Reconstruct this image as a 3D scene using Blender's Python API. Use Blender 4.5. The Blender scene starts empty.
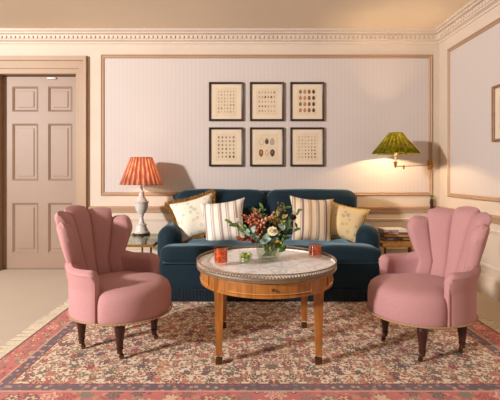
import bpy, bmesh, math, random
from math import sin, cos, pi, radians, sqrt
from mathutils import Vector, Matrix, noise
random.seed(7)
scene = bpy.context.scene
COL = scene.collection

# ------------------------------------------------------------------ helpers
def lin(c):
    return tuple(((v/255)/12.92 if v/255 <= .04045 else ((v/255+.055)/1.055)**2.4) for v in c) + (1.0,)

class NT:
    def __init__(s, name):
        s.m = bpy.data.materials.new(name); s.m.use_nodes = True
        s.t = s.m.node_tree; s.t.nodes.clear()
        s.out = s.t.nodes.new('ShaderNodeOutputMaterial')
    def n(s, typ, **kw):
        nd = s.t.nodes.new(typ)
        for k, v in kw.items():
            if k == 'inp':
                for a, b in v.items():
                    if hasattr(b, 'is_output') or isinstance(b, bpy.types.NodeSocket): s.t.links.new(b, nd.inputs[a])
                    else: nd.inputs[a].default_value = b
            else: setattr(nd, k, v)
        return nd
    def math(s, op, a, b=None, c=None, clamp=False):
        nd = s.t.nodes.new('ShaderNodeMath'); nd.operation = op; nd.use_clamp = clamp
        for i, v in enumerate((a, b, c)):
            if v is None: continue
            if isinstance(v, bpy.types.NodeSocket): s.t.links.new(v, nd.inputs[i])
            else: nd.inputs[i].default_value = v
        return nd.outputs[0]
    def mix(s, f, a, b, mode='MIX'):
        nd = s.t.nodes.new('ShaderNodeMix'); nd.data_type = 'RGBA'; nd.blend_type = mode
        for i, v in ((0, f), (6, a), (7, b)):
            if isinstance(v, bpy.types.NodeSocket): s.t.links.new(v, nd.inputs[i])
            else: nd.inputs[i].default_value = v
        return nd.outputs[2]
    def ramp(s, f, stops, const=False):
        nd = s.t.nodes.new('ShaderNodeValToRGB')
        if const: nd.color_ramp.interpolation = 'CONSTANT'
        e = nd.color_ramp.elements
        while len(e) < len(stops): e.new(0.5)
        for el, (p, c) in zip(e, stops): el.position = p; el.color = c
        s.t.links.new(f, nd.inputs[0]); return nd.outputs[0]
    def coord(s, scale=(1,1,1), loc=(0,0,0)):
        tc = s.t.nodes.new('ShaderNodeTexCoord'); mp = s.t.nodes.new('ShaderNodeMapping')
        s.t.links.new(tc.outputs['Object'], mp.inputs[0])
        mp.inputs['Scale'].default_value = scale; mp.inputs['Location'].default_value = loc
        return mp.outputs[0]
    def sep(s, v):
        nd = s.t.nodes.new('ShaderNodeSeparateXYZ'); s.t.links.new(v, nd.inputs[0]); return nd.outputs
    def bsdf(s, color, rough=.6, metal=0., sheen=0., spec=.5, bump=None, bstr=.2, trans=0., sheen_tint=None, coat=0.):
        b = s.t.nodes.new('ShaderNodeBsdfPrincipled')
        for k, v in (('Base Color', color), ('Roughness', rough)):
            if isinstance(v, bpy.types.NodeSocket): s.t.links.new(v, b.inputs[k])
            else: b.inputs[k].default_value = v
        b.inputs['Metallic'].default_value = metal
        b.inputs['Specular IOR Level'].default_value = spec
        b.inputs['Transmission Weight'].default_value = trans
        b.inputs['Coat Weight'].default_value = coat
        if sheen:
            b.inputs['Sheen Weight'].default_value = sheen; b.inputs['Sheen Roughness'].default_value = .4
            if sheen_tint: b.inputs['Sheen Tint'].default_value = sheen_tint
        if bump is not None:
            bp = s.t.nodes.new('ShaderNodeBump'); bp.inputs['Strength'].default_value = bstr; bp.inputs['Distance'].default_value = .01
            s.t.links.new(bump, bp.inputs['Height']); s.t.links.new(bp.outputs[0], b.inputs['Normal'])
        s.t.links.new(b.outputs[0], s.out.inputs[0]); return s.m

def plain(name, c, rough=.6, var=.06, scale=12, metal=0., **kw):
    t = NT(name); co = t.coord((scale,)*3)
    ns = t.n('ShaderNodeTexNoise', inp={'Vector': co, 'Scale': 1.0, 'Detail': 4.0}).outputs[0]
    c = lin(c); d = tuple(v*(1-var*2) for v in c[:3])+(1,); e = tuple(min(1, v*(1+var)) for v in c[:3])+(1,)
    return t.bsdf(t.ramp(ns, [(.3, d), (.7, e)]), rough, metal, **kw)

# ---- materials
M = {}
M['wall'] = plain('cream wall paint', (210,194,176), .7, .02, 3)
M['ceil'] = plain('tan ceiling paint', (244,230,210), .8, .015, 2)
M['trim'] = plain('taupe moulding paint', (174,142,114), .55, .03, 4)
M['cornice'] = plain('cornice paint', (216,200,184), .7, .02, 4)
M['arch'] = plain('stone beige architrave paint', (166,136,106), .5, .03, 3)
M['door'] = plain('beige door paint', (150,124,104), .5, .03, 3)
def wallpaper():
    t = NT('pale striped wallpaper'); co = t.sep(t.coord())
    xy = t.math('ADD', co[0], co[1])
    f = t.math('SINE', t.math('MULTIPLY', xy, 2*pi/.046))
    n = t.n('ShaderNodeTexNoise', inp={'Vector': t.coord((2,2,.6)), 'Scale': 1.5}).outputs[0]
    a = t.ramp(f, [(.35, lin((203,193,187))), (.65, lin((199,189,184)))])
    return t.bsdf(t.mix(t.math('MULTIPLY', n, .25), a, lin((204,192,182))), .7)
M['paper'] = wallpaper()
def carpet():
    t = NT('beige carpet'); n = t.n('ShaderNodeTexNoise', inp={'Vector': t.coord(), 'Scale': 160., 'Detail': 3.}).outputs[0]
    n2 = t.n('ShaderNodeTexNoise', inp={'Vector': t.coord(), 'Scale': 6., 'Detail': 3.}).outputs[0]
    c = t.ramp(n, [(.3, lin((182,166,148))), (.7, lin((206,190,172)))])
    return t.bsdf(t.mix(t.math('MULTIPLY', n2, .3), c, lin((214,200,180))), .95, bump=n, bstr=.3, spec=.1)
M['carpet'] = carpet()
def fabric(name, c, sheen=.3, tint=None, var=.12, ws=260, rough=.85):
    t = NT(name); co = t.coord()
    n = t.n('ShaderNodeTexNoise', inp={'Vector': co, 'Scale': float(ws), 'Detail': 2.}).outputs[0]
    n2 = t.n('ShaderNodeTexNoise', inp={'Vector': co, 'Scale': 7., 'Detail': 4.}).outputs[0]
    c = lin(c); lo = tuple(v*(1-var) for v in c[:3])+(1,); hi = tuple(min(1, v*(1+var)) for v in c[:3])+(1,)
    a = t.ramp(n, [(.3, lo), (.7, hi)])
    a = t.mix(t.math('MULTIPLY', n2, .25), a, hi)
    return t.bsdf(a, rough, sheen=sheen, sheen_tint=tint, bump=n, bstr=.12, spec=.15)
M['pink'] = fabric('dusty pink linen', (184,136,135), .08, (1,.8,.8,1))
M['pinkpipe'] = fabric('pink piping', (178,124,118), .1)
M['teal'] = fabric('teal velvet', (20,39,49), .45, (.45,.7,.85,1), .15, 60, .7)
M['gimp'] = plain('tan braid', (176,138,98), .6)
M['darkwood'] = plain('dark mahogany', (62,30,22), .3, .2, 20)
M['brass'] = plain('aged brass', (176,128,62), .35, .1, 30, metal=.9)
M['darkbrass'] = plain('bronze metal', (96,66,36), .4, .1, 30, metal=.7)
def wood(name, a, b, rough=.28):
    t = NT(name); co = t.coord((3,3,24))
    n = t.n('ShaderNodeTexNoise', inp={'Vector': t.coord((14,14,1.6)), 'Scale': 2., 'Detail': 6., 'Distortion': 1.2}).outputs[0]
    return t.bsdf(t.ramp(n, [(.25, lin(a)), (.75, lin(b))]), rough, coat=.25)
M['wood'] = wood('honey cherry wood', (122,68,24), (188,120,52))
M['woodlight'] = wood('inlaid light wood', (190,124,56), (218,152,82))
def marble():
    t = NT('white veined marble')
    n = t.n('ShaderNodeTexNoise', inp={'Vector': t.coord((4,4,4)), 'Scale': 1.6, 'Detail': 8., 'Distortion': 2.2}).outputs[0]
    v = t.math('ABSOLUTE', t.math('SUBTRACT', n, .5))
    return t.bsdf(t.ramp(v, [(0., lin((198,188,184))), (.018, lin((234,227,223))), (.08, lin((250,245,241)))]), .35, coat=.0)
M['marble'] = marble()
def glass(name, tint=(255,255,255), gl=.12, dens=1.0):
    t = NT(name)
    tr = t.n('ShaderNodeBsdfTransparent', inp={'Color': lin(tint)})
    g = t.n('ShaderNodeBsdfGlossy', inp={'Roughness': .03})
    lw = t.n('ShaderNodeLayerWeight', inp={'Blend': .35})
    f = t.math('ADD', t.math('MULTIPLY', lw.outputs['Facing'], .35*dens), gl*.4)
    mx = t.n('ShaderNodeMixShader', inp={0: f, 1: tr.outputs[0], 2: g.outputs[0]})
    t.t.links.new(mx.outputs[0], t.out.inputs[0]); return t.m
M['glass'] = glass('clear glass', (250,252,250), .08, .7)
M['pane'] = glass('picture glass', (252,252,252), .05, .3)
M['tabletopglass'] = glass('table glass', (225,236,228), .25)
def liquid(name, c, mixf=.45):
    t = NT(name)
    n = t.n('ShaderNodeTexNoise', inp={'Vector': t.coord((70,70,70)), 'Scale': 1., 'Detail': 2.}).outputs[0]
    col = t.ramp(n, [(.35, lin(c[0])), (.65, lin(c[1]))])
    tl = t.n('ShaderNodeBsdfTranslucent', inp={'Color': col})
    df = t.n('ShaderNodeBsdfPrincipled', inp={'Base Color': col, 'Roughness': .1})
    mx = t.n('ShaderNodeMixShader', inp={0: mixf, 1: df.outputs[0], 2: tl.outputs[0]})
    t.t.links.new(mx.outputs[0], t.out.inputs[0]); return t.m
M['orange'] = liquid('orange drink', ((205,74,20),(255,180,90)))
M['redglass'] = glass('pink tinted glass', (255,236,228), .1, .6)
def shade_mat(name, cols, trans=.5, amp=.3):
    t = NT(name); co = t.sep(t.coord())
    ang = t.math('ARCTAN2', co[1], co[0])
    s1 = t.math('SINE', t.math('MULTIPLY', ang, 24.))
    nz = t.n('ShaderNodeTexNoise', inp={'Vector': t.coord((30,30,3)), 'Scale': 1.2, 'Detail': 3.}).outputs[0]
    f = t.math('ADD', t.math('MULTIPLY', s1, amp), nz)
    c = t.ramp(f, [(.25, lin(cols[0])), (.55, lin(cols[1])), (.8, lin(cols[2]))])
    df = t.n('ShaderNodeBsdfDiffuse', inp={'Color': c}); tl = t.n('ShaderNodeBsdfTranslucent', inp={'Color': c})
    mx = t.n('ShaderNodeMixShader', inp={0: trans, 1: df.outputs[0], 2: tl.outputs[0]})
    t.t.links.new(mx.outputs[0], t.out.inputs[0]); return t.m
M['coral'] = shade_mat('coral pleated silk', ((150,84,78),(190,116,100),(226,172,130)))
M['olive'] = shade_mat('green ikat silk', ((40,52,16),(84,80,20),(130,106,30)), .14, .10)
M['lining'] = plain('cream shade lining', (240,222,180), .8)
M['ceramic'] = plain('grey white turned lamp', (206,200,194), .35, .05, 20)
def emis(name, c, st):
    t = NT(name); e = t.n('ShaderNodeEmission', inp={'Color': lin(c), 'Strength': st}); t.t.links.new(e.outputs[0], t.out.inputs[0]); return t.m
M['bulb'] = emis('warm bulb', (255,214,150), 6.)
M['frame'] = plain('dark brown picture frame', (58,38,28), .35, .15, 30)
M['goldframe'] = plain('brown gilt frame', (140,102,64), .4, .15, 30)
M['mount'] = plain('cream mount', (240,222,196), .8, .02, 10)
M['printpaper'] = plain('print paper', (234,214,184), .8, .03, 10)
for k, c in dict(egg_faint=(196,172,146), egg_grey=(150,142,128), egg_brown=(140,92,58), egg_dark=(84,62,46), egg_tan=(190,136,96), egg_pink=(214,158,128), egg_olive=(134,128,92)).items():
    M[k] = plain(k.replace('_', ' ')+' ink', c, .8, .1, 60)
def striped_fabric(name, stops):
    t = NT(name); co = t.sep(t.coord((1,1,1)))
    x = t.math('ADD', t.math('MULTIPLY', co[0], 1/.44), .5)
    n = t.n('ShaderNodeTexNoise', inp={'Vector': t.coord(), 'Scale': 300.}).outputs[0]
    c = t.ramp(x, stops, True)
    return t.bsdf(c, .9, bump=n, bstr=.15, spec=.1)
def mkstops(base, cols, n):
    st = []; w = 1/n
    for i in range(n):
        p = i*w
        st += [(p, lin(base)), (p+w*.42, lin(cols[0])), (p+w*.52, lin(base)), (p+w*.60, lin(cols[i % len(cols)])), (p+w*.86, lin(base))]
    return st[:31]
M['stripeL'] = striped_fabric('cream and grey striped linen', mkstops((238,230,216), [(172,152,144),(196,180,170)], 6))
M['stripeR'] = striped_fabric('cream and plum striped linen', mkstops((222,202,172), [(160,138,122),(138,112,112),(188,150,116)], 6))
def floral(name, base, spots, scale):
    t = NT(name)
    v = t.n('ShaderNodeTexVoronoi', inp={'Vector': t.coord(), 'Scale': scale, 'Randomness': .8})
    n = t.n('ShaderNodeTexNoise', inp={'Vector': t.coord(), 'Scale': scale*4, 'Detail': 3.}).outputs[0]
    d = t.math('ADD', v.outputs['Distance'], t.math('MULTIPLY', n, .5))
    sc = t.ramp(t.sep(v.outputs['Color'])[0], [(0, lin(spots[0])), (.5, lin(spots[1])), (.8, lin(spots[2]))], True)
    f = t.math('MULTIPLY', t.math('LESS_THAN', d, .58), .75)
    return t.bsdf(t.mix(f, lin(base), sc), .9, spec=.1)
M['floralL'] = floral('pale floral linen', (236,230,212), [(192,200,172),(212,204,178),(182,192,168)], 17.)
M['floralR'] = floral('golden floral linen', (224,200,152), [(170,160,138),(206,170,124),(160,154,136)], 17.)
M['goldfringe'] = plain('bronze fringe thread', (158,112,48), .6, .2, 60)
M['goldedge'] = plain('mustard cushion edging', (202,156,76), .7, .1, 40)
M['fringe'] = fabric('dark teal fringe thread', (30,42,52), .2)
M['rugfringe'] = plain('cream rug fringe', (222,206,178), .9, .08, 60)

RX, RY, HX, HY = .16, 2.84, 1.60, .98
def rug():
    t = NT('persian rug pile'); co = t.sep(t.coord())
    ax = t.math('ABSOLUTE', co[0]); ay = t.math('ABSOLUTE', co[1])
    d = t.math('MINIMUM', t.math('SUBTRACT', HX, ax), t.math('SUBTRACT', HY, ay))
    cm = t.n('ShaderNodeCombineXYZ', inp={0: ax, 1: co[1], 2: 0.}).outputs[0]
    nz = t.n('ShaderNodeTexNoise', inp={'Vector': cm, 'Scale': 22., 'Detail': 2.})
    dis = t.n('ShaderNodeVectorMath', operation='MULTIPLY_ADD', inp={0: nz.outputs['Color'], 1: (.03,.03,0), 2: cm}).outputs[0]
    def flowers(vec, scale, off, pal, base, r, petals=.08):
        v0 = t.n('ShaderNodeVectorMath', operation='ADD', inp={0: vec, 1: off}).outputs[0]
        v = t.n('ShaderNodeTexVoronoi', voronoi_dimensions='2D', inp={'Vector': v0, 'Scale': scale, 'Randomness': .75})
        # petals
        df = t.n('ShaderNodeVectorMath', operation='SUBTRACT', inp={0: v0, 1: v.outputs['Position']}).outputs[0]
        ds = t.sep(df); an = t.math('ARCTAN2', ds[1], ds[0])
        pet = t.math('MULTIPLY', t.math('SINE', t.math('MULTIPLY', an, 6.)), petals)
        rr = t.math('ADD', v.outputs['Distance'], pet)
        cs = t.sep(v.outputs['Color'])
        outer = t.ramp(cs[0], [(i/len(pal), lin(c)) for i, c in enumerate(pal)], True)
        inner = t.ramp(cs[1], [(0, lin((222,190,150))), (.4, lin((200,116,108))), (.7, lin((128,124,110)))], True)
        rad = t.math('ADD', t.math('MULTIPLY', cs[2], r*.5), r*.65)
        c1 = t.mix(t.math('LESS_THAN', rr, rad), base, outer)
        c2 = t.mix(t.math('LESS_THAN', rr, t.math('MULTIPLY', rad, .62)), c1, inner)
        c3 = t.mix(t.math('LESS_THAN', v.outputs['Distance'], t.math('MULTIPLY', rad, .3)), c2, outer)
        return c3
    pal = [(144,62,66),(78,64,88),(168,88,84),(110,110,96),(134,70,92),(186,120,104),(70,74,86)]
    ve = t.n('ShaderNodeTexVoronoi', voronoi_dimensions='2D', feature='DISTANCE_TO_EDGE', inp={'Vector': dis, 'Scale': 11.})
    stems = t.math('LESS_THAN', ve.outputs['Distance'], .035)
    base = t.mix(stems, lin((234,216,190)), lin((140,116,92)))
    f = flowers(dis, 38., (3.3,1.7,0), [(168,84,70),(110,100,72),(146,64,66),(80,70,84),(186,120,96)], base, .37, .05)
    field = flowers(dis, 13.5, (0,0,0), pal, f, .36)
    # border
    bf = flowers(dis, 26., (5.1,2.2,0), [(212,168,134),(96,60,72),(200,130,104),(118,104,78)], lin((200,114,112)), .30, .06)
    border = flowers(dis, 10., (1.3,.4,0), [(124,84,100),(226,184,162),(168,80,88),(136,126,118)], bf, .38)
    guard = flowers(cm, 24., (2,2,0), [(186,150,140),(150,80,84),(130,120,120)], lin((104,94,108)), .34, .04)
    c = t.mix(t.math('GREATER_THAN', d, .155), border, guard)
    c = t.mix(t.math('GREATER_THAN', d, .222), c, lin((150,70,70)))
    c = t.mix(t.math('GREATER_THAN', d, .23), c, field)
    c = t.mix(t.math('LESS_THAN', t.math('ABSOLUTE', t.math('SUBTRACT', d, .157)), .006), c, lin((212,160,140)))
    g2 = flowers(cm, 30., (7,2,0), [(214,150,130),(120,60,70),(206,170,140)], lin((196,108,108)), .34, .04)
    c = t.mix(t.math('LESS_THAN', d, .045), c, g2)
    c = t.mix(t.math('LESS_THAN', d, .012), c, lin((70,50,66)))
    w = t.n('ShaderNodeTexNoise', inp={'Vector': t.coord((1,1,1)), 'Scale': 3., 'Detail': 3.}).outputs[0]
    c = t.mix(t.math('MULTIPLY', w, .22), c, lin((216,186,160)))
    pile = t.n('ShaderNodeTexNoise', inp={'Vector': t.coord(), 'Scale': 220.}).outputs[0]
    return t.bsdf(c, .95, bump=pile, bstr=.2, spec=.05)
M['rug'] = rug()

# ---- mesh helpers
def link(name, bm, mats, parent=None, loc=None, rot=None, smooth=True, recalc=True):
    if recalc: bmesh.ops.recalc_face_normals(bm, faces=bm.faces)
    me = bpy.data.meshes.new(name); bm.to_mesh(me); bm.free()
    if not isinstance(mats, (list, tuple)): mats = [mats]
    for m in mats: me.materials.append(m)
    if smooth:
        me.polygons.foreach_set('use_smooth', [True]*len(me.polygons))
        me.set_sharp_from_angle(angle=radians(40))
    o = bpy.data.objects.new(name, me); COL.objects.link(o)
    if parent: o.parent = parent
    if loc: o.location = loc
    if rot: o.rotation_euler = rot
    return o
def tag(o, label, cat, group=None, kind=None):
    if label: o['label'] = label
    if cat: o['category'] = cat
    if group: o['group'] = group
    if kind: o['kind'] = kind
    return o
def thing(name, label, cat, loc=(0,0,0), rz=0, group=None):
    o = bpy.data.objects.new(name, None); COL.objects.link(o); o.empty_display_size = .1
    o.location = loc; o.rotation_euler = (0,0,rz); tag(o, label, cat, group); return o
def struct(name, bm, mat, parent=None, **kw):
    o = link(name, bm, mat, parent, **kw)
    if not parent: o['kind'] = 'structure'
    return o
def box(bm, x0, x1, y0, y1, z0, z1, bev=0, mi=0):
    r = bmesh.ops.create_cube(bm, size=1.0)
    for v in r['verts']:
        v.co = Vector(((x0+x1)/2+v.co.x*(x1-x0), (y0+y1)/2+v.co.y*(y1-y0), (z0+z1)/2+v.co.z*(z1-z0)))
    fs = set(f for v in r['verts'] for f in v.link_faces)
    for f in fs: f.material_index = mi
    if bev:
        es = list(set(e for v in r['verts'] for e in v.link_edges))
        bmesh.ops.bevel(bm, geom=es, offset=bev, segments=2, affect='EDGES', profile=.6)
    return r['verts']
def rbox(bm, c, s, r, n=14, puff=(0,0,0), wob=0, seed=0):
    """rounded, puffed upholstery block"""
    h = Vector(s)/2; grid = {}
    def vert(i, j, k):
        key = (i,j,k)
        if key in grid: return grid[key]
        q = Vector((2*i/n-1, 2*j/n-1, 2*k/n-1))
        p = Vector((q.x*h.x, q.y*h.y, q.z*h.z)); rr = min(r, h.x, h.y, h.z)
        inn = Vector([max(-(h[a]-rr), min(h[a]-rr, p[a])) for a in range(3)]); dd = p-inn
        if dd.length > 1e-9: p = inn+dd.normalized()*rr*min(1, dd.length/rr*1.0 if dd.length < rr else 1)
        for a in range(3):
            b, c2 = (a+1) % 3, (a+2) % 3
            if puff[a]: p[a] += puff[a]*(1-q[b]**2)*(1-q[c2]**2)*q[a]
        if wob:
            w = noise.noise(Vector(c)*2+p*5+Vector((seed,0,0)))*wob
            p += Vector((0,0,1))*w*(1 if q.z > 0 else 0)
        v = bm.verts.new(Vector(c)+p); grid[key] = v; return v
    for a in range(3):
        for side in (0, n):
            for i in range(n):
                for j in range(n):
                    ks = []
                    for (u, w) in ((i,j),(i+1,j),(i+1,j+1),(i,j+1)):
                        idx = [0,0,0]; idx[a] = side; idx[(a+1)%3] = u; idx[(a+2)%3] = w
                        ks.append(vert(*idx))
                    try: bm.faces.new(ks)
                    except ValueError: pass
def lathe(bm, prof, segs=32, c=(0,0), ripple=0, nrip=0, mi=0, close=True):
    rings = []
    for (r, z) in prof:
        ring = []
        for i in range(segs):
            a = 2*pi*i/segs; rr = r*(1+ripple*sin(nrip*a)) if ripple else r
            ring.append(bm.verts.new((c[0]+rr*cos(a), c[1]+rr*sin(a), z)))
        rings.append(ring)
    for k in range(len(rings)-1):
        for i in range(segs):
            f = bm.faces.new((rings[k][i], rings[k][(i+1)%segs], rings[k+1][(i+1)%segs], rings[k+1][i])); f.material_index = mi
    if close:
        for rg in (rings[0][::-1], rings[-1]):
            f = bm.faces.new(rg); f.material_index = mi
def tube(bm, pts, r, segs=8, mi=0, closed=False, taper=None):
    pts = [Vector(p) for p in pts]; rings = []; n = len(pts)
    up = Vector((0,0,1))
    for i, p in enumerate(pts):
        if closed: t = (pts[(i+1)%n]-pts[i-1]).normalized()
        else: t = (pts[min(i+1,n-1)]-pts[max(i-1,0)]).normalized()
        u = up if abs(t.dot(up)) < .95 else Vector((1,0,0))
        a = t.cross(u).normalized(); b = t.cross(a).normalized()
        rr = r if taper is None else r*(1+(taper-1)*i/(n-1))
        rings.append([bm.verts.new(p+a*rr*cos(2*pi*k/segs)+b*rr*sin(2*pi*k/segs)) for k in range(segs)])
    m = n if closed else n-1
    for i in range(m):
        A, B = rings[i], rings[(i+1)%n]
        for k in range(segs):
            f = bm.faces.new((A[k], A[(k+1)%segs], B[(k+1)%segs], B[k])); f.material_index = mi
    if not closed:
        bm.faces.new(rings[0][::-1]).material_index = mi; bm.faces.new(rings[-1]).material_index = mi
def surf(bm, F, nu, nv, closeu=False, mi=0):
    g = [[bm.verts.new(F(i/nu, j/nv)) for j in range(nv+1)] for i in range(nu if closeu else nu+1)]
    m = len(g)
    for i in range(nu if closeu else nu):
        for j in range(nv):
            f = bm.faces.new((g[i][j], g[(i+1)%m][j], g[(i+1)%m][j+1], g[i][j+1])); f.material_index = mi
    return g
def pillowshell(bm, F, B, nu, nv):
    """closed skin between front F(u,v) and back B(u,v), welded at the rim"""
    surf(bm, F, nu, nv); surf(bm, B, nu, nv)
    bmesh.ops.remove_doubles(bm, verts=bm.verts, dist=1e-5)
def sphere(bm, c, r, sc=(1,1,1), u=10, v=7, mi=0):
    res = bmesh.ops.create_uvsphere(bm, u_segments=u, v_segments=v, radius=1)
    for vt in res['verts']: vt.co = Vector(c)+Vector((vt.co.x*r*sc[0], vt.co.y*r*sc[1], vt.co.z*r*sc[2]))
    for f in set(f for vt in res['verts'] for f in vt.link_faces): f.material_index = mi
def copy_tree(o, parent=None):
    c = o.copy(); COL.objects.link(c)
    if parent: c.parent = parent
    for ch in o.children: copy_tree(ch, c)
    return c

# ------------------------------------------------------------------ setting
WY, WX, CH = 4.56, 2.235, 2.73
LX, FY = -3.7, -.6
b = bmesh.new(); box(b, LX, WX+.15, FY-.4, WY+.6, -.1, 0); struct('floor', b, M['carpet'])
b = bmesh.new(); box(b, LX+.8, WX+.15, 1.6, WY+.15, CH, CH+.12); struct('ceiling', b, M['ceil'])
DX0, DX1, DZ = -2.80, -1.90, 2.25
b = bmesh.new()
box(b, LX, DX0, WY, WY+.15, 0, CH); box(b, DX1, WX+.15, WY, WY+.15, 0, CH); box(b, DX0, DX1, WY, WY+.15, DZ, CH)
struct('wall_back', b, M['wall'])
b = bmesh.new(); box(b, WX, WX+.15, FY-.25, WY, 0, CH); struct('wall_right', b, M['wall'])
b = bmesh.new(); box(b, LX, WX+.15, FY-.4, FY-.25, 0, CH); struct('wall_front', b, M['wall'])
# wallpaper panels
b = bmesh.new(); box(b, -1.60, 2.13, WY-.002, WY+.01, .88, 2.45); struct('trim_1', b, M['paper'], smooth=False)
b = bmesh.new(); box(b, WX-.002, WX+.01, .6, 4.35, .88, 2.45); struct('trim_2', b, M['paper'], smooth=False)
def moulding_frame(name, side, a0, a1, z0, z1, w=.042, d=.018, mat='trim', parent=None):
    """rectangular picture-frame moulding on the back ('b') or right ('r') wall"""
    prof = [(0,0),(0,d*.6),(w*.25,d),(w*.45,d*.55),(w*.75,d*.75),(w,d*.35),(w,0)]
    bm = bmesh.new(); rings = []
    for (sa, sz) in ((a0,z0),(a1,z0),(a1,z1),(a0,z1)):
        ring = []
        for (o, h) in prof:
            aa = sa+(o if sa == a0 else -o); zz = sz+(o if sz == z0 else -o)
            ring.append(bm.verts.new((aa, WY-h, zz) if side == 'b' else (WX-h, aa, zz)))
        rings.append(ring)
    for k in range(4):
        A, B = rings[k], rings[(k+1)%4]
        for i in range(len(prof)-1): bm.faces.new((A[i], A[i+1], B[i+1], B[i]))
    return struct(name, bm, M[mat], parent)
moulding_frame('trim_3', 'b', -1.625, 2.15, .858, 2.465)
moulding_frame('trim_4', 'r', .55, 4.365, .858, 2.465)
# lower wainscot panels
moulding_frame('trim_5', 'b', -1.70, 2.15, .25, .60, w=.03, d=.012, mat='wall')
moulding_frame('trim_6', 'r', .55, 4.40, .25, .60, w=.03, d=.012, mat='wall')
def run(name, prof, mat, x0, extra=None):
    """profile (out, z) run along the back wall and, mitred, along the right wall"""
    bm = bmesh.new()
    A = [bm.verts.new((x0, WY-d, z)) for d, z in prof]
    B = [bm.verts.new((WX-d, WY-d, z)) for d, z in prof]
    C = [bm.verts.new((WX-d, FY, z)) for d, z in prof]
    for P, Q in ((A,B),(B,C)):
        for i in range(len(prof)-1): bm.faces.new((P[i], P[i+1], Q[i+1], Q[i]))
    if extra: extra(bm)
    return struct(name, bm, mat)
def dentils(bm):
    x = LX+.1
    while x < WX-.10:
        box(bm, x, x+.028, WY-.062, WY-.045, 2.634, 2.664); x += .05
    y = WY-.13
    while y > .4:
        box(bm, WX-.062, WX-.045, y-.028, y, 2.634, 2.664); y -= .05
run('trim_7', [(0,2.585),(.012,2.59),(.012,2.605),(.03,2.615),(.045,2.622),(.05,2.678),(.075,2.684),(.082,2.70),(.10,2.708),(.105,2.73)], M['cornice'], LX, dentils)
run('trim_8', [(0,.662),(.012,.668),(.013,.69),(.016,.70),(.022,.715),(.022,.727),(.014,.735),(0,.738)], M['trim'], -1.76)
# skirting
sk = [(0.026,0),(.026,.13),(.018,.14),(.016,.165),(.006,.18),(0,.182)]
b = bmesh.new()
A = [b.verts.new((-1.775, WY-d, z)) for d, z in sk]; B = [b.verts.new((WX-d, WY-d, z)) for d, z in sk]
for i in range(len(sk)-1): b.faces.new((A[i],A[i+1],B[i+1],B[i]))
struct('baseboard_back', b, M['wall'])
b = bmesh.new()
A = [b.verts.new((WX-d, WY-d, z)) for d, z in sk]; B = [b.verts.new((WX-d, FY, z)) for d, z in sk]
for i in range(len(sk)-1): b.faces.new((A[i],A[i+1],B[i+1],B[i]))
struct('baseboard_right', b, M['wall'])
# architrave
b = bmesh.new()
prof = [(0,0),(0,.02),(.03,.02),(.035,.028),(.085,.03),(.09,.042),(.12,.045),(.125,0)]
rings = []
for (sx, sz, ex, ez) in ((DX0,0,-1,0),(DX0,DZ,-1,1.6),(DX1,DZ,1,1.6),(DX1,0,1,0)):
    rings.append([b.verts.new((sx+ex*o, WY-h, sz+ez*o)) for o, h in prof])
for k in range(3):
    for i in range(len(prof)-1): b.faces.new((rings[k][i], rings[k][i+1], rings[k+1][i+1], rings[k+1][i]))
box(b, DX0-.02, DX0+.006, WY-.012, WY+.155, 0, DZ+.02); box(b, DX1-.006, DX1+.02, WY-.012, WY+.155, 0, DZ+.02); box(b, DX0-.02, DX1+.02, WY-.012, WY+.155, DZ-.006, DZ+.02)
struct('trim_9', b, M['arch'])
# six panel door
def door():
    bm = bmesh.new(); y0, y1 = WY+.08, WY+.12; x0, x1 = DX0+.008, DX1-.008; z0, z1 = .008, DZ-.016
    cols = [(-2.68,-2.385),(-2.265,-1.99)]
    rows = [(.19,.77),(1.03,1.69),(1.83,2.12)]
    box(bm, x0, x1, y0+.014, y1, z0, z1)
    xs = [x0, cols[0][0], cols[0][1], cols[1][0], cols[1][1], x1]
    for i in (0,2,4): box(bm, xs[i], xs[i+1], y0, y0+.016, z0, z1)
    zs = [z0]+[v for r in rows for v in r]+[z1]
    for (a, c) in cols:
        for i in (0,2,4,6): box(bm, a, c, y0, y0+.016, zs[i], zs[i+1])
        for (r0, r1) in rows:
            e = .022
            for k in range(4):
                pts = [(a,r0),(c,r0),(c,r1),(a,r1)]; p, q = pts[k], pts[(k+1)%4]
                mx, mz = (a+c)/2, (r0+r1)/2
                ins = lambda P: (P[0]+(e if P[0] < mx else -e), P[1]+(e if P[1] < mz else -e))
                vs = [bm.verts.new((p[0], y0-.004, p[1])), bm.verts.new((q[0], y0-.004, q[1])), bm.verts.new((ins(q)[0], y0+.012, ins(q)[1])), bm.verts.new((ins(p)[0], y0+.012, ins(p)[1]))]
                bm.faces.new(vs)
            box(bm, a+.05, c-.05, y0+.006, y0+.016, r0+.05, r1-.05, .004)
    return bm
d = struct('door_1', door(), M['door'], smooth=False)
b = bmesh.new(); box(b, -2.27, -2.17, WY+.06, WY+.078, 2.205, 2.225, .004); o = link('door_closer', b, M['ceramic'], d); o['label'] = 'small pale fitting at the top of the door'
b = bmesh.new(); box(b, DX0-.1, DX1+.1, WY+.16, WY+.2, 0, DZ+.1); struct('wall_hallway', b, M['wall'])

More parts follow.
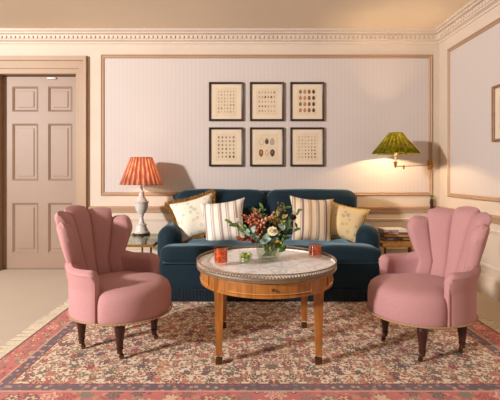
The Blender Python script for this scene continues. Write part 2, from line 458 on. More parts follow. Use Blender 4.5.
# ------------------------------------------------------------------ rug
RZ = .008
b = bmesh.new(); box(b, -HX, HX, -HY, HY, -RZ/2, RZ/2)
r = link('persian_rug', b, M['rug'], loc=(RX, RY, RZ/2), smooth=False)
tag(r, 'large patterned rug with cream floral field and red border on the beige carpet', 'rug')
b = bmesh.new()
for s in (-1, 1):
    y = -HY+.01
    while y < HY-.01:
        L = random.uniform(.07,.11); w = .008; dy = random.uniform(-.02,.02)
        p = [(s*HX, y-w/2, -.001), (s*HX, y+w/2, -.001), (s*(HX+L), y+w*.9+dy, -.0025), (s*(HX+L), y-w*.9+dy, -.0025)]
        vs = [b.verts.new(q) for q in p]+[b.verts.new((q[0], q[1], q[2]+.003)) for q in p]
        for f in ((0,1,2,3),(4,5,6,7),(0,1,5,4),(1,2,6,5),(2,3,7,6),(3,0,4,7)): b.faces.new([vs[i] for i in f])
        y += random.uniform(.011,.019)
o = link('fringe', b, M['rugfringe'], r, smooth=False); o['kind'] = 'stuff'; o['label'] = 'cream knotted fringe along both short ends'

# ------------------------------------------------------------------ scallop armchair
def make_chair():
    root = thing('scallop_armchair', '', 'armchair')
    BZ = .232
    def outl(a):            # outline radius of the drum, a measured from the front (+x)
        c = abs(cos(a))
        return .292 if cos(a) < 0 else .292+.052*c**1.3
    # seat drum with soft crowned top
    bm = bmesh.new(); N = 64; rings = []
    prof = [(.0,BZ),(.975,BZ),(.995,BZ+.012),(1.,BZ+.06),(1.0,BZ+.10),(.985,BZ+.135),(.95,BZ+.160),(.88,BZ+.179),(.76,BZ+.192),(.5,BZ+.202),(.25,BZ+.205),(0,BZ+.206)]
    for (k, z) in prof:
        ring = []
        for i in range(N):
            a = 2*pi*i/N; R = outl(a)
            side = .5*(1-cos(min(pi, max(0, (abs(a if a < pi else 2*pi-a)-radians(62))/radians(26)*pi))))
            R -= .05*side
            ring.append(bm.verts.new((k*R*cos(a), k*R*sin(a), z-(.01*(1-k) if z > BZ+.16 else 0))))
        rings.append(ring)
    for k in range(len(rings)-1):
        for i in range(N): bm.faces.new((rings[k][i], rings[k][(i+1)%N], rings[k+1][(i+1)%N], rings[k+1][i]))
    bmesh.ops.remove_doubles(bm, verts=bm.verts, dist=1e-5)
    link('seat', bm, M['pink'], root)
    # fluted fan back
    A = radians(76); tops = [.80,.855,.878,.855,.80]
    def widthmap(u): return u
    def mid(u, v):
        k = min(4, int(u*5)); loc = (u*5-k)*2-1
        H = tops[k]; dome = .022*(1-sqrt(max(0, 1-loc*loc*.97)))+(.085*max(0, (abs(2*u-1)-.78)/.22)**2.0)
        zt = H-dome
        z = BZ+(zt-BZ)*v
        h = max(0, (z-.42)/.48); hh = max(0, (z-.50)/.37)
        AA = radians(54+25*min(1, hh)**.8) if z > .5 else radians(54+8*(.5-z)/.27)
        a = (2*u-1)*AA
        R = (.25+.078*h**1.3) if z > .42 else .25+.02*((.42-z)/.2)
        xx = -(.262+.02*h)*cos(a)-.085*h*abs(cos(a))-.03*h-.03*max(0, (h-.6)/.4)**2; yy = R*sin(a)*(1+.02*h)
        return Vector((xx, yy, z)), a, loc, h
    def skin(front):
        def F(u, v):
            vv = v
            p, a, loc, h = mid(u, vv)
            nrm = Vector((cos(a), -sin(a), 0))
            # rim rounding near top and sides
            e = min(1, (1-vv)/.09); t1 = sqrt(max(0, 1-(1-e)**2))
            su = min(u, 1-u)/.035; t2 = sqrt(max(0, 1-(1-min(1, su))**2))
            t = t1*t2
            lobe = sqrt(max(0, 1-loc*loc))
            if front: off = (.024+.027*lobe*(.5+.5*min(1, h*1.6)))*t
            else: off = -(.024+.014*lobe*min(1, h*2))*t
            return p+nrm*off
        return F
    bm = bmesh.new(); pillowshell(bm, skin(True), skin(False), 80, 34)
    link('backrest', bm, M['pink'], root)
    # arms
    for s in (-1, 1):
        a0, a1 = radians(38), radians(111)
        def arm(front):
            def F(u, v):
                a = a0+(a1-a0)*u
                top = .585-.050*min(1, u/.4)**.7+.012*max(0, u-.5)
                e = max(0, (u-.86)/.14)
                z = BZ+(top-BZ)*v
                R = .286 + .018*max(0, (v-.6)/.4)
                p = Vector((-R*cos(a)*1.0, s*R*sin(a), z))
                if u > .5: p.x += .0
                nrm = Vector((cos(a), -s*sin(a), 0))
                w = .052+.022*max(0, min(1, (v-.62)/.25))
                tv = sqrt(max(0, 1-(1-min(1, (1-v)/.13))**2)); tu = sqrt(max(0, 1-(1-min(1, (1-u)/.10))**2))
                if u <= 0: w0 = .0
                else: w0 = w
                off = w0*tv*tu*.5
                p += -nrm*(-w*.25)
                # arm front tucks in and rolls down
                p.z -= .05*e*e*v
                return p+nrm*(off if front else -off)
            return F
        bm = bmesh.new(); pillowshell(bm, arm(True), arm(False), 26, 26)
        am = link('arm', bm, M['pink'], root)
        pts = []
        for k in range(15):
            u = .08+.84*k/14; a = a0+(a1-a0)*u; R = .320
            pts.append((-R*cos(a), s*R*sin(a)*.985, .555-.050*min(1, u/.4)**.7))
        a = a0+(a1-a0)*.955
        for k in range(1, 10): pts.append((-.300*cos(a), s*.300*sin(a), .49-.255*k/9))
        bm = bmesh.new(); tube(bm, pts, .004, 6); link('piping', bm, M['pinkpipe'], am)
    # braid with nails
    bm = bmesh.new(); pts = []
    for i in range(96):
        a = 2*pi*i/96; R = .301 if cos(a) < .25 else max(outl(a)+.003, .301-.02*(cos(a)-.25)/.2)
        pts.append((R*cos(a), R*sin(a), BZ+.004))
    tube(bm, pts, .0055, 6, closed=True)
    for i in range(96):
        p = pts[i]; sphere(bm, (p[0]*1.01, p[1]*1.01, p[2]+.002), .0045, u=6, v=4)
    o = link('braid_trim', bm, M['gimp'], root); o['label'] = 'tan nailed braid around the bottom edge'
    # legs
    for (sx, sy) in ((1,1),(1,-1),(-1,1),(-1,-1)):
        bm = bmesh.new(); lathe(bm, [(.034,BZ+.01),(.034,.205),(.028,.198),(.031,.185),(.031,.175),(.019,.075),(.017,.07),(.021,.066),(.021,.058),(.015,.05),(.014,.045)], 16, (sx*.158, sy*.158))
        lg = link('leg', bm, M['darkwood'], root)
        bm = bmesh.new()
        c = (sx*.158, sy*.158)
        lathe(bm, [(.013,.03),(.017,.034),(.017,.05),(.014,.052)], 12, c)
        box(bm, c[0]-.004+.012, c[0]+.012+.004, c[1]-.010, c[1]+.010, .012, .034)
        r2 = bmesh.ops.create_cone(bm, cap_ends=True, segments=14, radius1=.015, radius2=.015, depth=.012)
        for v in r2['verts']: v.co = Vector((c[0]+.014+v.co.x, c[1]+v.co.z, .0155+v.co.y))
        o = link('caster', bm, M['darkbrass'], lg); o['label'] = 'brass caster'
    return root
ch1 = make_chair()
ch1.location = (-.805, 2.585, RZ); ch1.rotation_euler = (0,0,radians(-26.5))
ch1['label'] = 'pink scallop-backed armchair left of the table, beside the coral-shaded lamp'
ch2 = copy_tree(ch1); ch2.location = (1.135, 2.54, RZ); ch2.rotation_euler = (0,0,radians(180+21))
ch2['label'] = 'pink scallop-backed armchair right of the table, below the green-shaded wall lamp'
for c in (ch1, ch2): c['group'] = 'pink scallop-backed armchairs'

# ------------------------------------------------------------------ sofa
SX = .235
sofa = thing('sofa', 'dark teal velvet sofa against the back wall with rounded arms and fringed base', 'sofa', (SX, 3.405, 0))
bm = bmesh.new(); rbox(bm, (0, .50, .215), (1.90, .93, .25), .035, 12); link('base', bm, M['teal'], sofa)
bm = bmesh.new(); tube(bm, [(-.935,.04,.335),(-.955,.06,.335),(.0,.022,.335),(.935,.04,.335)][0:1]+[(-.93,.03,.335),(.93,.03,.335)], .007, 6); link('piping', bm, M['teal'], sofa)
for s in (-1, 1):
    bm = bmesh.new()
    # T shaped seat cushion half: inner block and lug in front of the arm
    rbox(bm, (s*.385, .39, .405), (.77, .78, .15), .05, 30, (0,.0,.018), .014, s)
    for v in bm.verts:
        f = max(0, s*v.co.x/.77); k = min(1, max(0, (.22-v.co.y)/.05)); v.co.x += s*.185*f**3*k*k*(3-2*k)
    link('seat_cushion', bm, M['teal'], sofa)
    bm = bmesh.new(); rbox(bm, (s*.465, .755, .69), (.93, .26, .50), .10, 20, (0,.02,.012), .008, s+5); o = link('back_cushion', bm, M['teal'], sofa); 
    # arm: rounded roll with slightly bulging front
    bm = bmesh.new(); rbox(bm, (s*.928, .625, .366), (.215, .78, .512), .112, 18, (.01,.01,.01)); link('arm', bm, M['teal'], sofa)
    for y in (.08, .9):
        bm = bmesh.new(); lathe(bm, [(.02,.0),(.028,.03),(.03,.08)], 12, (s*.84, y)); link('foot', bm, M['darkwood'], sofa, loc=(0,0,RZ if y < .3 else 0))
bm = bmesh.new()
def bk(front):
    def F(u, v):
        x = (2*u-1)*1.01; ax = abs(2*u-1)
        top = .915-.06*max(0, (ax-.82)/.18)**2.2
        z = .12+(top-.12)*v
        e = sqrt(max(0, 1-(1-min(1, (1-v)/.10))**2)); e2 = sqrt(max(0, 1-(1-min(1, (1-ax)/.05))**2))
        y = .93+.05*v
        wv = .012*cos(2*pi*(2*u-1))*v
        off = (.10 if front else -.06)*e*e2
        if v <= 0: off = 0
        return Vector((x, y-off, z+wv))
    return F
pillowshell(bm, bk(True), bk(False), 60, 24); link('back_frame', bm, M['teal'], sofa)
# bullion fringe
bm = bmesh.new()
def fr(x0, y0, x1, y1):
    L = sqrt((x1-x0)**2+(y1-y0)**2); n = int(L/.012)
    for i in range(n):
        t = (i+.5)/n; x = x0+(x1-x0)*t; y = y0+(y1-y0)*t; r_ = random.uniform(.0055,.0068)
        lathe(bm, [(r_*.7,.115),(r_,.10),(r_*1.05,.02),(r_*.6,.012)], 6, (x+random.uniform(-.001,.001), y))
fr(-.95,.025,.95,.025); fr(-.952,.03,-.952,.96); fr(.952,.03,.952,.96)
o = link('bullion_fringe', bm, M['fringe'], sofa); o['kind'] = 'stuff'; o['label'] = 'dark fringe hanging to the floor'

# ------------------------------------------------------------------ cushions
def px(x, y, Y): s = 400/Y; return Vector(((x-243.5)/s, Y, 1.1-(y-174.5)/s))
def cushion(name, label, mat, w, h, T, loc, tilt, roll, yaw, edge=None, edgename=None, edgelabel=None, style='fringe', group=None):
    root = thing(name, label, 'cushion', (0,0,0), 0, group)
    # local plane: x width, y height, z thickness (towards viewer = +z)
    def P(u, v):
        a, c = 2*u-1, 2*v-1
        pin = 1-.07*(1-a*a)*0
        x = a*w/2*(1-.13*(1-c*c)*abs(a)**2)*(1-.07*(1-c)); y = c*h/2*(1-.13*(1-a*a)*abs(c)**2)
        return a, c, x, y
    def F(s):
        def G(u, v):
            a, c, x, y = P(u, v)
            t = (max(0, 1-abs(a)**2.6)**.62)*(max(0, 1-abs(c)**2.6)**.62)
            wr = noise.noise(Vector((x*9, y*9, s*3+loc[0]*5)))*.010*t
            return Vector((x, y, s*(T/2*t)+wr))
        return G
    bm = bmesh.new(); pillowshell(bm, F(1), F(-1), 26, 26)
    # fabric part
    cov = link('cover', bm, mat, root)
    if edge:
        bm = bmesh.new(); per = []
        n = 44
        for k in range(n): per.append((k/n, 0))
        for k in range(n): per.append((1, k/n))
        for k in range(n): per.append((1-k/n, 1))
        for k in range(n): per.append((0, 1-k/n))
        if style == 'fringe':
            m = len(per); ring = []
            for i, (u, v) in enumerate(per):
                a, c, x, y = P(u, v)
                d = Vector((a if abs(a) > .999 else a*.25, c if abs(c) > .999 else c*.25, 0)).normalized()
                for q in range(4):
                    L = random.uniform(.028,.044); p0 = Vector((x, y, random.uniform(-.008,.008)))-d*.006
                    side = Vector((-d.y, d.x, 0)); p1 = p0+d*L+side*random.uniform(-.012,.012)+Vector((0,0,random.uniform(-.016,.016)))
                    p0 = p0+side*random.uniform(-.005,.005)
                    tube(bm, [p0, (p0+p1)/2+Vector((0,0,random.uniform(-.004,.004))), p1], .0036, 4)
            tube(bm, [Vector((P(u,v)[2], P(u,v)[3], 0)) for u, v in per], .007, 6, closed=True)
        else:
            tube(bm, [Vector((P(u,v)[2]*1.0, P(u,v)[3]*1.0, 0))*(1+.012*sin(i*1.3)) for i, (u, v) in enumerate(per)], .011, 6, closed=True)
        o = link(edgename, bm, edge, root)
        if edgelabel: o['label'] = edgelabel
    R = Matrix.Rotation(yaw, 4, 'Z') @ Matrix.Rotation(radians(90)-tilt, 4, 'X') @ Matrix.Rotation(roll, 4, 'Z')
    root.matrix_world = Matrix.Translation(loc) @ R
    return root
ra = radians
# local +z faces the camera (-Y) after the X rotation
cushion('throw_cushion', 'pale floral cushion with bronze fringe at the left end of the sofa', M['floralL'], .45, .41, .16,
        px(195.5,217.5,3.88), ra(20), ra(15), ra(6), M['goldfringe'], 'fringe', 'bronze brush fringe', 'fringe')
cushion('throw_cushion', 'cream striped cushion leaning on the fringed pale floral one', M['stripeL'], .44, .43, .16,
        px(224,221.5,3.77), ra(24), ra(8), ra(-4))
cushion('throw_cushion', 'tan and plum striped cushion right of the flowers', M['stripeR'], .43, .45, .16,
        px(311.5,219.5,3.77), ra(22), ra(-5), ra(3))
cushion('throw_cushion', 'golden floral cushion with mustard edge beside the right sofa arm', M['floralR'], .40, .37, .16,
        px(345,223,3.86), ra(22), ra(-14), ra(-6), M['goldedge'], 'edging', 'mustard ruched edging', 'ruche')

# ------------------------------------------------------------------ coffee table
TX, TY, TR, TZ = .146, 2.585, .443, .545
tb = thing('coffee_table', 'round honey wood table with marble top and pierced brass rim on the patterned rug', 'coffee table', (TX, TY, RZ))
bm = bmesh.new(); lathe(bm, [(.05,TZ-.026),(TR-.02,TZ-.026),(TR-.006,TZ-.024),(TR-.004,TZ-.008),(TR-.008,TZ-.008-RZ)], 72); link('marble_top', bm, M['marble'], tb)
bm = bmesh.new()
lathe(bm, [(TR-.012,TZ-.042),(TR,TZ-.040),(TR+.003,TZ-.030),(TR-.003,TZ-.026),(TR-.003,TZ-.022),(TR-.012,TZ-.024)], 72, close=False)
def ring(bm, R, z, r, n=72): tube(bm, [(R*cos(2*pi*i/n), R*sin(2*pi*i/n), z) for i in range(n)], r, 6, closed=True)
ring(bm, TR, TZ+.009, .0034); ring(bm, TR, TZ-.016, .003)
n = 150
for i in range(n):
    a, a2 = 2*pi*i/n, 2*pi*(i+1)/n
    tube(bm, [(TR*cos(a),TR*sin(a),TZ-.016),(TR*cos(a2),TR*sin(a2),TZ+.009)], .0022, 4)
    tube(bm, [(TR*cos(a2),TR*sin(a2),TZ-.016),(TR*cos(a),TR*sin(a),TZ+.009)], .0022, 4)
o = link('gallery_rail', bm, plain('dull antique brass', (150,126,102), .45, .1, 30, metal=.5), tb); o['label'] = 'pierced brass gallery around the marble'
AR = .418
bm = bmesh.new(); lathe(bm, [(AR-.03,TZ-.041),(AR,TZ-.041),(AR,.434),(AR+.004,.430),(AR+.004,.418),(AR-.03,.416)], 72, close=False)
lathe(bm, [(.01,.418),(AR-.02,.418),(AR-.02,.428),(.01,.428)], 48); link('apron', bm, M['wood'], tb)
def curved(bm, a0, a1, z0, z1, R0, R1, n=20):
    def F(u, v):
        a = a0+(a1-a0)*u
        return Vector((R1*cos(a), R1*sin(a), z0+(z1-z0)*v))
    g = surf(bm, F, n, 1)
    for (va, vb) in ((0,0),(1,1)):
        pass
    r_ = bmesh.ops.extrude_face_region(bm, geom=list(bm.faces))
    for v in [q for q in r_['geom'] if isinstance(q, bmesh.types.BMVert)]:
        k = R0/R1; v.co.x *= k; v.co.y *= k
for k in range(4):
    ac = -pi/2+k*pi/2; hw = ra(33)
    bm = bmesh.new(); curved(bm, ac-hw, ac+hw, .442, .495, AR-.004, AR+.004)
    dr = link('drawer' if k == 0 else 'apron_panel', bm, M['wood'], tb)
    bm = bmesh.new()
    for (z0, z1) in ((.439,.444),(.493,.498)):
        tube(bm, [((AR+.005)*cos(ac-hw+2*hw*i/20), (AR+.005)*sin(ac-hw+2*hw*i/20), (z0+z1)/2) for i in range(21)], .0028, 5)
    for sg in (-1, 1):
        a = ac+sg*hw; tube(bm, [((AR+.005)*cos(a), (AR+.005)*sin(a), .441),((AR+.005)*cos(a), (AR+.005)*sin(a), .496)], .0028, 5)
    link('moulding', bm, M['woodlight'], dr)
    if k == 0:
        bm = bmesh.new(); sphere(bm, (.012, -(AR+.014), .468), .009, (1,1,1), 12, 8); link('knob', bm, M['darkbrass'], dr)
for (sx, sy) in ((1,1),(1,-1),(-1,1),(-1,-1)):
    bm = bmesh.new(); c = Vector((sx*.287, sy*.272, 0))
    secs = [(.500,.028),(.418,.028),(.414,.026),(.05,.017)]
    a = math.atan2(c.y, c.x)
    def sq(z, h): return [bm.verts.new((c.x+dx*h, c.y+dy*h, z)) for dx, dy in ((-1,-1),(1,-1),(1,1),(-1,1))]
    rg = [sq(z, h) for z, h in secs]
    for i in range(len(rg)-1):
        for k in range(4): bm.faces.new((rg[i][k], rg[i][(k+1)%4], rg[i+1][(k+1)%4], rg[i+1][k]))
    bm.faces.new(rg[0]); bm.faces.new(rg[-1][::-1])
    lg = link('leg', bm, M['wood'], tb)
    bm = bmesh.new(); box(bm, c.x-.019, c.x+.019, c.y-.0185, c.y+.0185, .0, .032, .002)
    o = link('foot_cap', bm, M['darkbrass'], lg); o['label'] = 'dark brass foot cap'
TOP = TZ+0.0

# ------------------------------------------------------------------ things on the table
def tumbler(label, x, y, r_, h, fill):
    root = thing('drink_tumbler', label, 'glass', (x, y, TOP), 0, 'orange drinks on the marble table')
    bm = bmesh.new(); lathe(bm, [(r_*.8,0),(r_*.92,.003),(r_*.98,.02),(r_,h),(r_*.94,h),(r_*.92,.014),(.001,.012)], 24, close=False)
    bm.faces.new([v for v in bm.verts][:24][::-1]); link('glass', bm, M['redglass'], root)
    bm = bmesh.new(); lathe(bm, [(r_*.8,.013),(r_*.90,.016),(r_*.92,fill),(r_*.91,fill+.001)], 24); link('drink', bm, M['orange'], root)
    bm = bmesh.new()
    for k in range(3):
        vs = box(bm, -.011, .011, -.011, .011, -.011, .011, .003)
        for v in bm.verts[-1:]: pass
    bm.free()
    bm = bmesh.new(); box(bm, -.012, .012, -.010, .012, fill-.016, fill+.008, .003); box(bm, -.02, -.002, -.022, -.008, fill-.016, fill+.004, .003)
    link('ice', bm, M['glass'], root)
    return root
def on_table(pxx, pyy):
    s = (pyy-174.5)/(1.1-TOP); Y = 400/s; return (pxx-243.5)/s, Y
x, y = on_table(221, 264); tumbler('orange drink in a tumbler at the left of the marble table top', x, y, .043, .105, .088)
x, y = on_table(315, 256.5); tumbler('orange drink in a tumbler at the right of the marble table top', x, y, .045, .085, .070)
M['lime'] = plain('lime green leaf', (146,170,50), .5, .3, 40)
M['limepale'] = plain('pale green bud', (190,200,120), .5, .2, 40)
x, y = on_table(245.8, 263.5)
vt = thing('small_glass_bowl', 'small clear glass bowl of green sprigs in front of the vase', 'bowl', (x, y, TOP))
bm = bmesh.new(); lathe(bm, [(.024,0),(.038,.004),(.044,.03),(.041,.062),(.038,.062),(.040,.03),(.034,.008),(.001,.006)], 24, close=False); link('bowl', bm, M['glass'], vt)
bm = bmesh.new()
for k in range(64):
    a = random.uniform(0,2*pi); rr = random.uniform(0,.030); sphere(bm, (rr*cos(a), rr*sin(a), random.uniform(.014,.066)), random.uniform(.006,.011), (1,1,random.uniform(.5,1)), 7, 5, random.choice((0,0,1)))
o = link('greenery', bm, [M['lime'], M['limepale']], vt)

# vase and flowers
def leafmesh(bm, p, d, L, W, up=None):
    d = d.normalized(); s = d.cross(up or Vector((random.uniform(-.4,.4), -.6, .6))).normalized(); nn = s.cross(d)
    N = 5; row = []
    for i in range(N+1):
        t = i/N; w = W*sin(pi*min(1, t*.92+.04))**.8*.5; q = p+d*L*t+nn*(-L*.18*t*t)
        row.append([bm.verts.new(q-s*w), bm.verts.new(q-nn*.0015-s*0+nn*(-W*.08)), bm.verts.new(q+s*w)])
    for i in range(N):
        for k in range(2): bm.faces.new((row[i][k], row[i][k+1], row[i+1][k+1], row[i+1][k]))
vx, vy = .163, 2.62
vs = thing('glass_vase', 'clear glass bowl vase holding the mixed flowers at the centre of the table', 'vase', (vx, vy, TOP))
bm = bmesh.new(); lathe(bm, [(.05,0),(.068,.004),(.079,.03),(.082,.06),(.078,.112),(.075,.112),(.078,.06),(.074,.03),(.06,.010),(.001,.008)], 36, close=False); link('bowl', bm, M['glass'], vs)
bm = bmesh.new(); lathe(bm, [(.055,.011),(.072,.03),(.076,.06),(.0755,.08),(.001,.08)], 30); link('water', bm, glass('water', (246,250,240), .05, .4), vs)
bm = bmesh.new()
for k in range(34):
    a = random.uniform(0,2*pi); rr = random.uniform(.0,.05)
    leafmesh(bm, Vector((rr*cos(a), rr*sin(a), random.uniform(.015,.07))), Vector((cos(a)*.4, sin(a)*.4, random.uniform(.4,1.2))), .03, .016)
o = link('submerged_leaves', bm, plain('wet green leaf', (140,160,84), .5, .3, 40), vs)
FM = dict(green=plain('mid green leaf', (104,134,62), .6, .3, 40), dark=plain('deep green leaf', (70,94,48), .6, .25, 40), grey=plain('grey green eucalyptus leaf', (160,184,168), .7, .15, 30),
          olive=plain('olive gold leaf', (176,156,66), .6, .25, 40), rust=plain('rust red leaf', (166,84,50), .6, .3, 40), berry=plain('coral berry', (196,96,66), .4, .2, 50),
          hip=plain('salmon berry', (214,146,118), .4, .15, 50), plum=plain('dark plum petal', (72,34,40), .6, .25, 50), cream=plain('cream rose petal', (252,240,206), .6, .05, 30),
          white=plain('white petal', (232,226,206), .6, .05, 30), stem=plain('green stem', (98,112,54), .6, .2, 30), wheat=plain('brown seed head', (130,90,60), .7, .2, 50))
def stem_pts(end):
    base = Vector((vx+(end.x-vx)*-.22, vy+(end.y-vy)*-.2, TOP+.018)); lip = Vector((vx, vy, TOP+.115))
    dirn = (end-lip); h = Vector((dirn.x, dirn.y, 0)); hl = h.length
    lp = lip+(h.normalized()*min(.05, hl*.5) if hl > .001 else Vector())
    pts = []
    for k in range(9):
        t = k/8
        a = base*(1-t)**2+lp*2*t*(1-t)*1.0+end*t*t
        pts.append(a)
    return pts
def sprig(kind, label, e, leaf, n=16, L=.035, W=.016, spread=1.0, group=None):
    end = px(*e); pts = stem_pts(end)
    root = thing('foliage_sprig', label, 'foliage', tuple(pts[0]), 0, group); o0 = pts[0]
    bm = bmesh.new(); tube(bm, [p-o0 for p in pts], .0018, 5, taper=.5); link('stem', bm, FM['stem'], root)
    bm = bmesh.new()
    for k in range(n):
        t = .52+.48*k/(n-1); i = t*8; j = min(7, int(i)); p = pts[j].lerp(pts[j+1], i-j)
        if Vector((p.x-vx, p.y-vy)).length < .088 and p.z < TOP+.118: continue
        d = (pts[j+1]-pts[j]).normalized()
        r_ = Vector((random.uniform(-1,1), random.uniform(-1,1), random.uniform(-.5,1)))*spread
        leafmesh(bm, p-o0, d*.7+r_, 1.25*L*random.uniform(.7,1.2), 1.35*W*random.uniform(.8,1.2))
    link('leaves', bm, FM[leaf], root); return root
def berries(label, e, col, n=18, r_=.007, R=.03, group=None, leafc='rust', nl=10):
    end = px(*e); pts = stem_pts(end); o0 = pts[0]
    root = thing('berry_spray', label, 'berries', tuple(o0), 0, group)
    bm = bmesh.new(); tube(bm, [p-o0 for p in pts], .0018, 5, taper=.6)
    cs = []
    for k in range(n):
        v = Vector((random.gauss(0,1), random.gauss(0,1), random.gauss(0,1)))*R*.55
        cs.append(end+v); tube(bm, [pts[-2]-o0, end+v-o0], .0008, 4)
    link('stem', bm, FM['stem'], root)
    bm = bmesh.new(); sphere(bm, (0,0,0), r_, u=8, v=6); first = link('berry', bm, FM[col], root)
    for i, c in enumerate(cs):
        q = first if i == 0 else first.copy()
        if i: COL.objects.link(q)
        q.location = c-o0; q.scale = (random.uniform(.8,1.2),)*3
    if nl:
        bm = bmesh.new()
        for k in range(nl):
            v = Vector((random.gauss(0,1), random.gauss(0,1), random.gauss(0,.8)))
            leafmesh(bm, end-o0+v*R*.3, v, .03, .015)
        link('leaves', bm, FM[leafc], root)
    return root
def bloom(name, label, e, col, R=.03, layers=4, center=None, group=None):
    end = px(*e); pts = stem_pts(end); o0 = pts[0]
    root = thing(name, label, 'flower', tuple(o0), 0, group)
    bm = bmesh.new(); tube(bm, [p-o0 for p in pts], .0022, 5); link('stem', bm, FM['stem'], root)
    bm = bmesh.new(); ax = Vector((0,-.75,.55)).normalized(); s1 = ax.cross(Vector((1,0,0))).normalized(); s2 = ax.cross(s1)
    for L in range(layers):
        n = 5+L; rr = R*(.25+.75*L/(max(1, layers-1))); open_ = .15+.75*L/layers
        for k in range(n):
            a = 2*pi*k/n+L*.5; rad = s1*cos(a)+s2*sin(a); tan = ax.cross(rad); rows = []
            for i in range(5):
                t = i/4; w = rr*.75*sin(pi*(.12+.75*t))
                c0 = end-o0+rad*rr*(t**.6)*(.5+.5*open_)+ax*(R*.9*(1-open_)*t-R*.25*open_*t*t)
                rows.append([bm.verts.new(c0-tan*w-rad*w*.25*0+ax*w*.15), bm.verts.new(c0+rad*w*.15-ax*.001), bm.verts.new(c0+tan*w+ax*w*.15)])
            for i in range(4):
                for q in range(2): bm.faces.new((rows[i][q], rows[i][q+1], rows[i+1][q+1], rows[i+1][q]))
    sphere(bm, end-o0+ax*R*.2, R*.35, u=8, v=6)
    link('petals', bm, FM[col], root); return root
bloom('rose', 'large cream rose at the front of the bouquet', (272.5,231.5,2.52), 'cream', .034, 5)
bloom('small_white_flower', 'small white blossom at the left side of the bouquet', (237,220,2.60), 'white', .014, 3)
bloom('small_white_flower', 'small pale blossom at the upper right of the bouquet beside the plum flower', (294,210,2.62), 'white', .012, 3)
bloom('plum_flower', 'dark plum flower at the right edge of the bouquet', (293,217.5,2.58), 'plum', .024, 4)
bloom('plum_flower', 'dark plum flower at the upper right of the bouquet, below the brown seed heads', (285,213,2.63), 'plum', .020, 4)
bloom('plum_flower', 'small dark plum flower above the cream rose', (268,226,2.56), 'plum', .013, 3)
sprig('g', 'green sprig reaching out furthest left from the bouquet', (230,222,2.58), 'green', 14)
sprig('g', 'green sprig under the white blossom on the left of the bouquet', (238,226,2.56), 'green', 12)
sprig('g', 'short green sprig at the top left of the bouquet', (251,211,2.66), 'dark', 12)
sprig('g', 'upright green sprig at the top right of the bouquet', (285,208,2.64), 'green', 12)
sprig('g', 'green sprig at the far right edge of the bouquet', (300,210,2.62), 'green', 12, .03)
sprig('g', 'green sprig trailing down over the right rim of the vase', (284,249,2.48), 'green', 26, .030, .02)
sprig('g', 'green sprig spreading low to the right of the cream rose', (297,228,2.55), 'dark', 14, .03)
sprig('g', 'dark green sprig behind the cream rose', (276,222,2.64), 'dark', 16, .04)
sprig('g', 'dark green sprig in the middle of the bouquet', (256,226,2.60), 'dark', 16, .04)
sprig('g', 'green sprig beside the trailing one at the right', (288,238,2.53), 'green', 14, .03)
sprig('g', 'lime tinted sprig below the cream rose', (279,241,2.49), 'olive', 14, .024, .012)
sprig('g', 'grey green eucalyptus sprig hanging over the front rim of the vase', (265,241,2.50), 'grey', 12, .045, .030, .8)
sprig('g', 'grey green eucalyptus sprig on the left above the rust leaves', (250,233,2.52), 'grey', 10, .045, .028, .8)
sprig('g', 'grey green eucalyptus sprig to the right of the cream rose', (284,226,2.54), 'grey', 8, .03, .018)
sprig('g', 'rust red leaf sprig low on the left of the bouquet', (241,238,2.52), 'rust', 16, .036, .02)
sprig('g', 'rust red leaf sprig at the upper left of the bouquet', (246,217,2.60), 'rust', 18, .032, .018)
sprig('g', 'olive gold sprig at the top centre of the bouquet', (277,214,2.62), 'olive', 18, .03, .014)
sprig('g', 'olive gold sprig leaning right towards the plum flower', (283,218,2.60), 'olive', 14, .03, .014)
sprig('g', 'broad green sprig at the centre left between the berry sprays', (245,229,2.53), 'green', 18)
sprig('g', 'green sprig standing at the top centre of the bouquet', (263,209,2.66), 'green', 16)
sprig('g', 'dark green sprig on the right between the rose and the plum flower', (289,225,2.56), 'dark', 18)
berries('coral berry spray at the left of the bouquet', (252,221,2.57), 'berry', 22, .007, .035)
berries('coral berry spray at the centre left of the bouquet', (259,229,2.55), 'berry', 18, .007, .03)
berries('coral berry spray at the top centre left', (256,214,2.62), 'berry', 18, .006, .03, leafc='dark')
berries('salmon berry spray at the centre of the bouquet', (262,221,2.56), 'hip', 16, .008, .03, leafc='rust')
berries('salmon berry spray above the cream rose', (270,219,2.60), 'hip', 14, .007, .026, leafc='olive')
berries('brown seed heads standing at the upper right of the bouquet', (280,209,2.66), 'wheat', 16, .006, .03, leafc='dark', nl=6)
for c, dd in ((0,(250,205)),):
    pass

# ------------------------------------------------------------------ side tables
def side_table(label, x0, x1, lx, y0=3.69, y1=4.36, top='tabletopglass'):
    z = .45; root = thing('side_table', label, 'side table', ((x0+x1)/2, (y0+y1)/2, 0), 0, 'brass side tables at the sofa ends'); cx, cy = (x0+x1)/2, (y0+y1)/2
    X0, X1, Y0, Y1 = x0-cx, x1-cx, y0-cy, y1-cy
    bm = bmesh.new(); t = .018
    box(bm, X0, X1, Y0, Y0+t, z-.022, z); box(bm, X0, X1, Y1-t, Y1, z-.022, z); box(bm, X0, X0+t, Y0+t, Y1-t, z-.022, z); box(bm, X1-t, X1, Y0+t, Y1-t, z-.022, z)
    link('frame', bm, M['brass'], root)
    bm = bmesh.new(); box(bm, X0+.002, X1-.002, Y0+.002, Y1-.002, z, z+.008); o = link('table_top', bm, M[top], root, smooth=False)
    bm = bmesh.new(); box(bm, X0+t, X1-t, Y0+t, Y1-t, .14, .15); link('shelf', bm, M[top], root, smooth=False)
    for xx in lx:
        for yy in (Y0, Y1-t):
            bm = bmesh.new(); box(bm, xx-cx-.008, xx-cx+.008, yy, yy+.016, 0, z-.022); link('leg', bm, M['darkbrass'], root)
side_table('glass topped brass side table under the coral lamp', -1.38, -.83, (-1.10,-.855))
M['browntop'] = plain('amber glossy top', (168,116,60), .12, .1, 20)
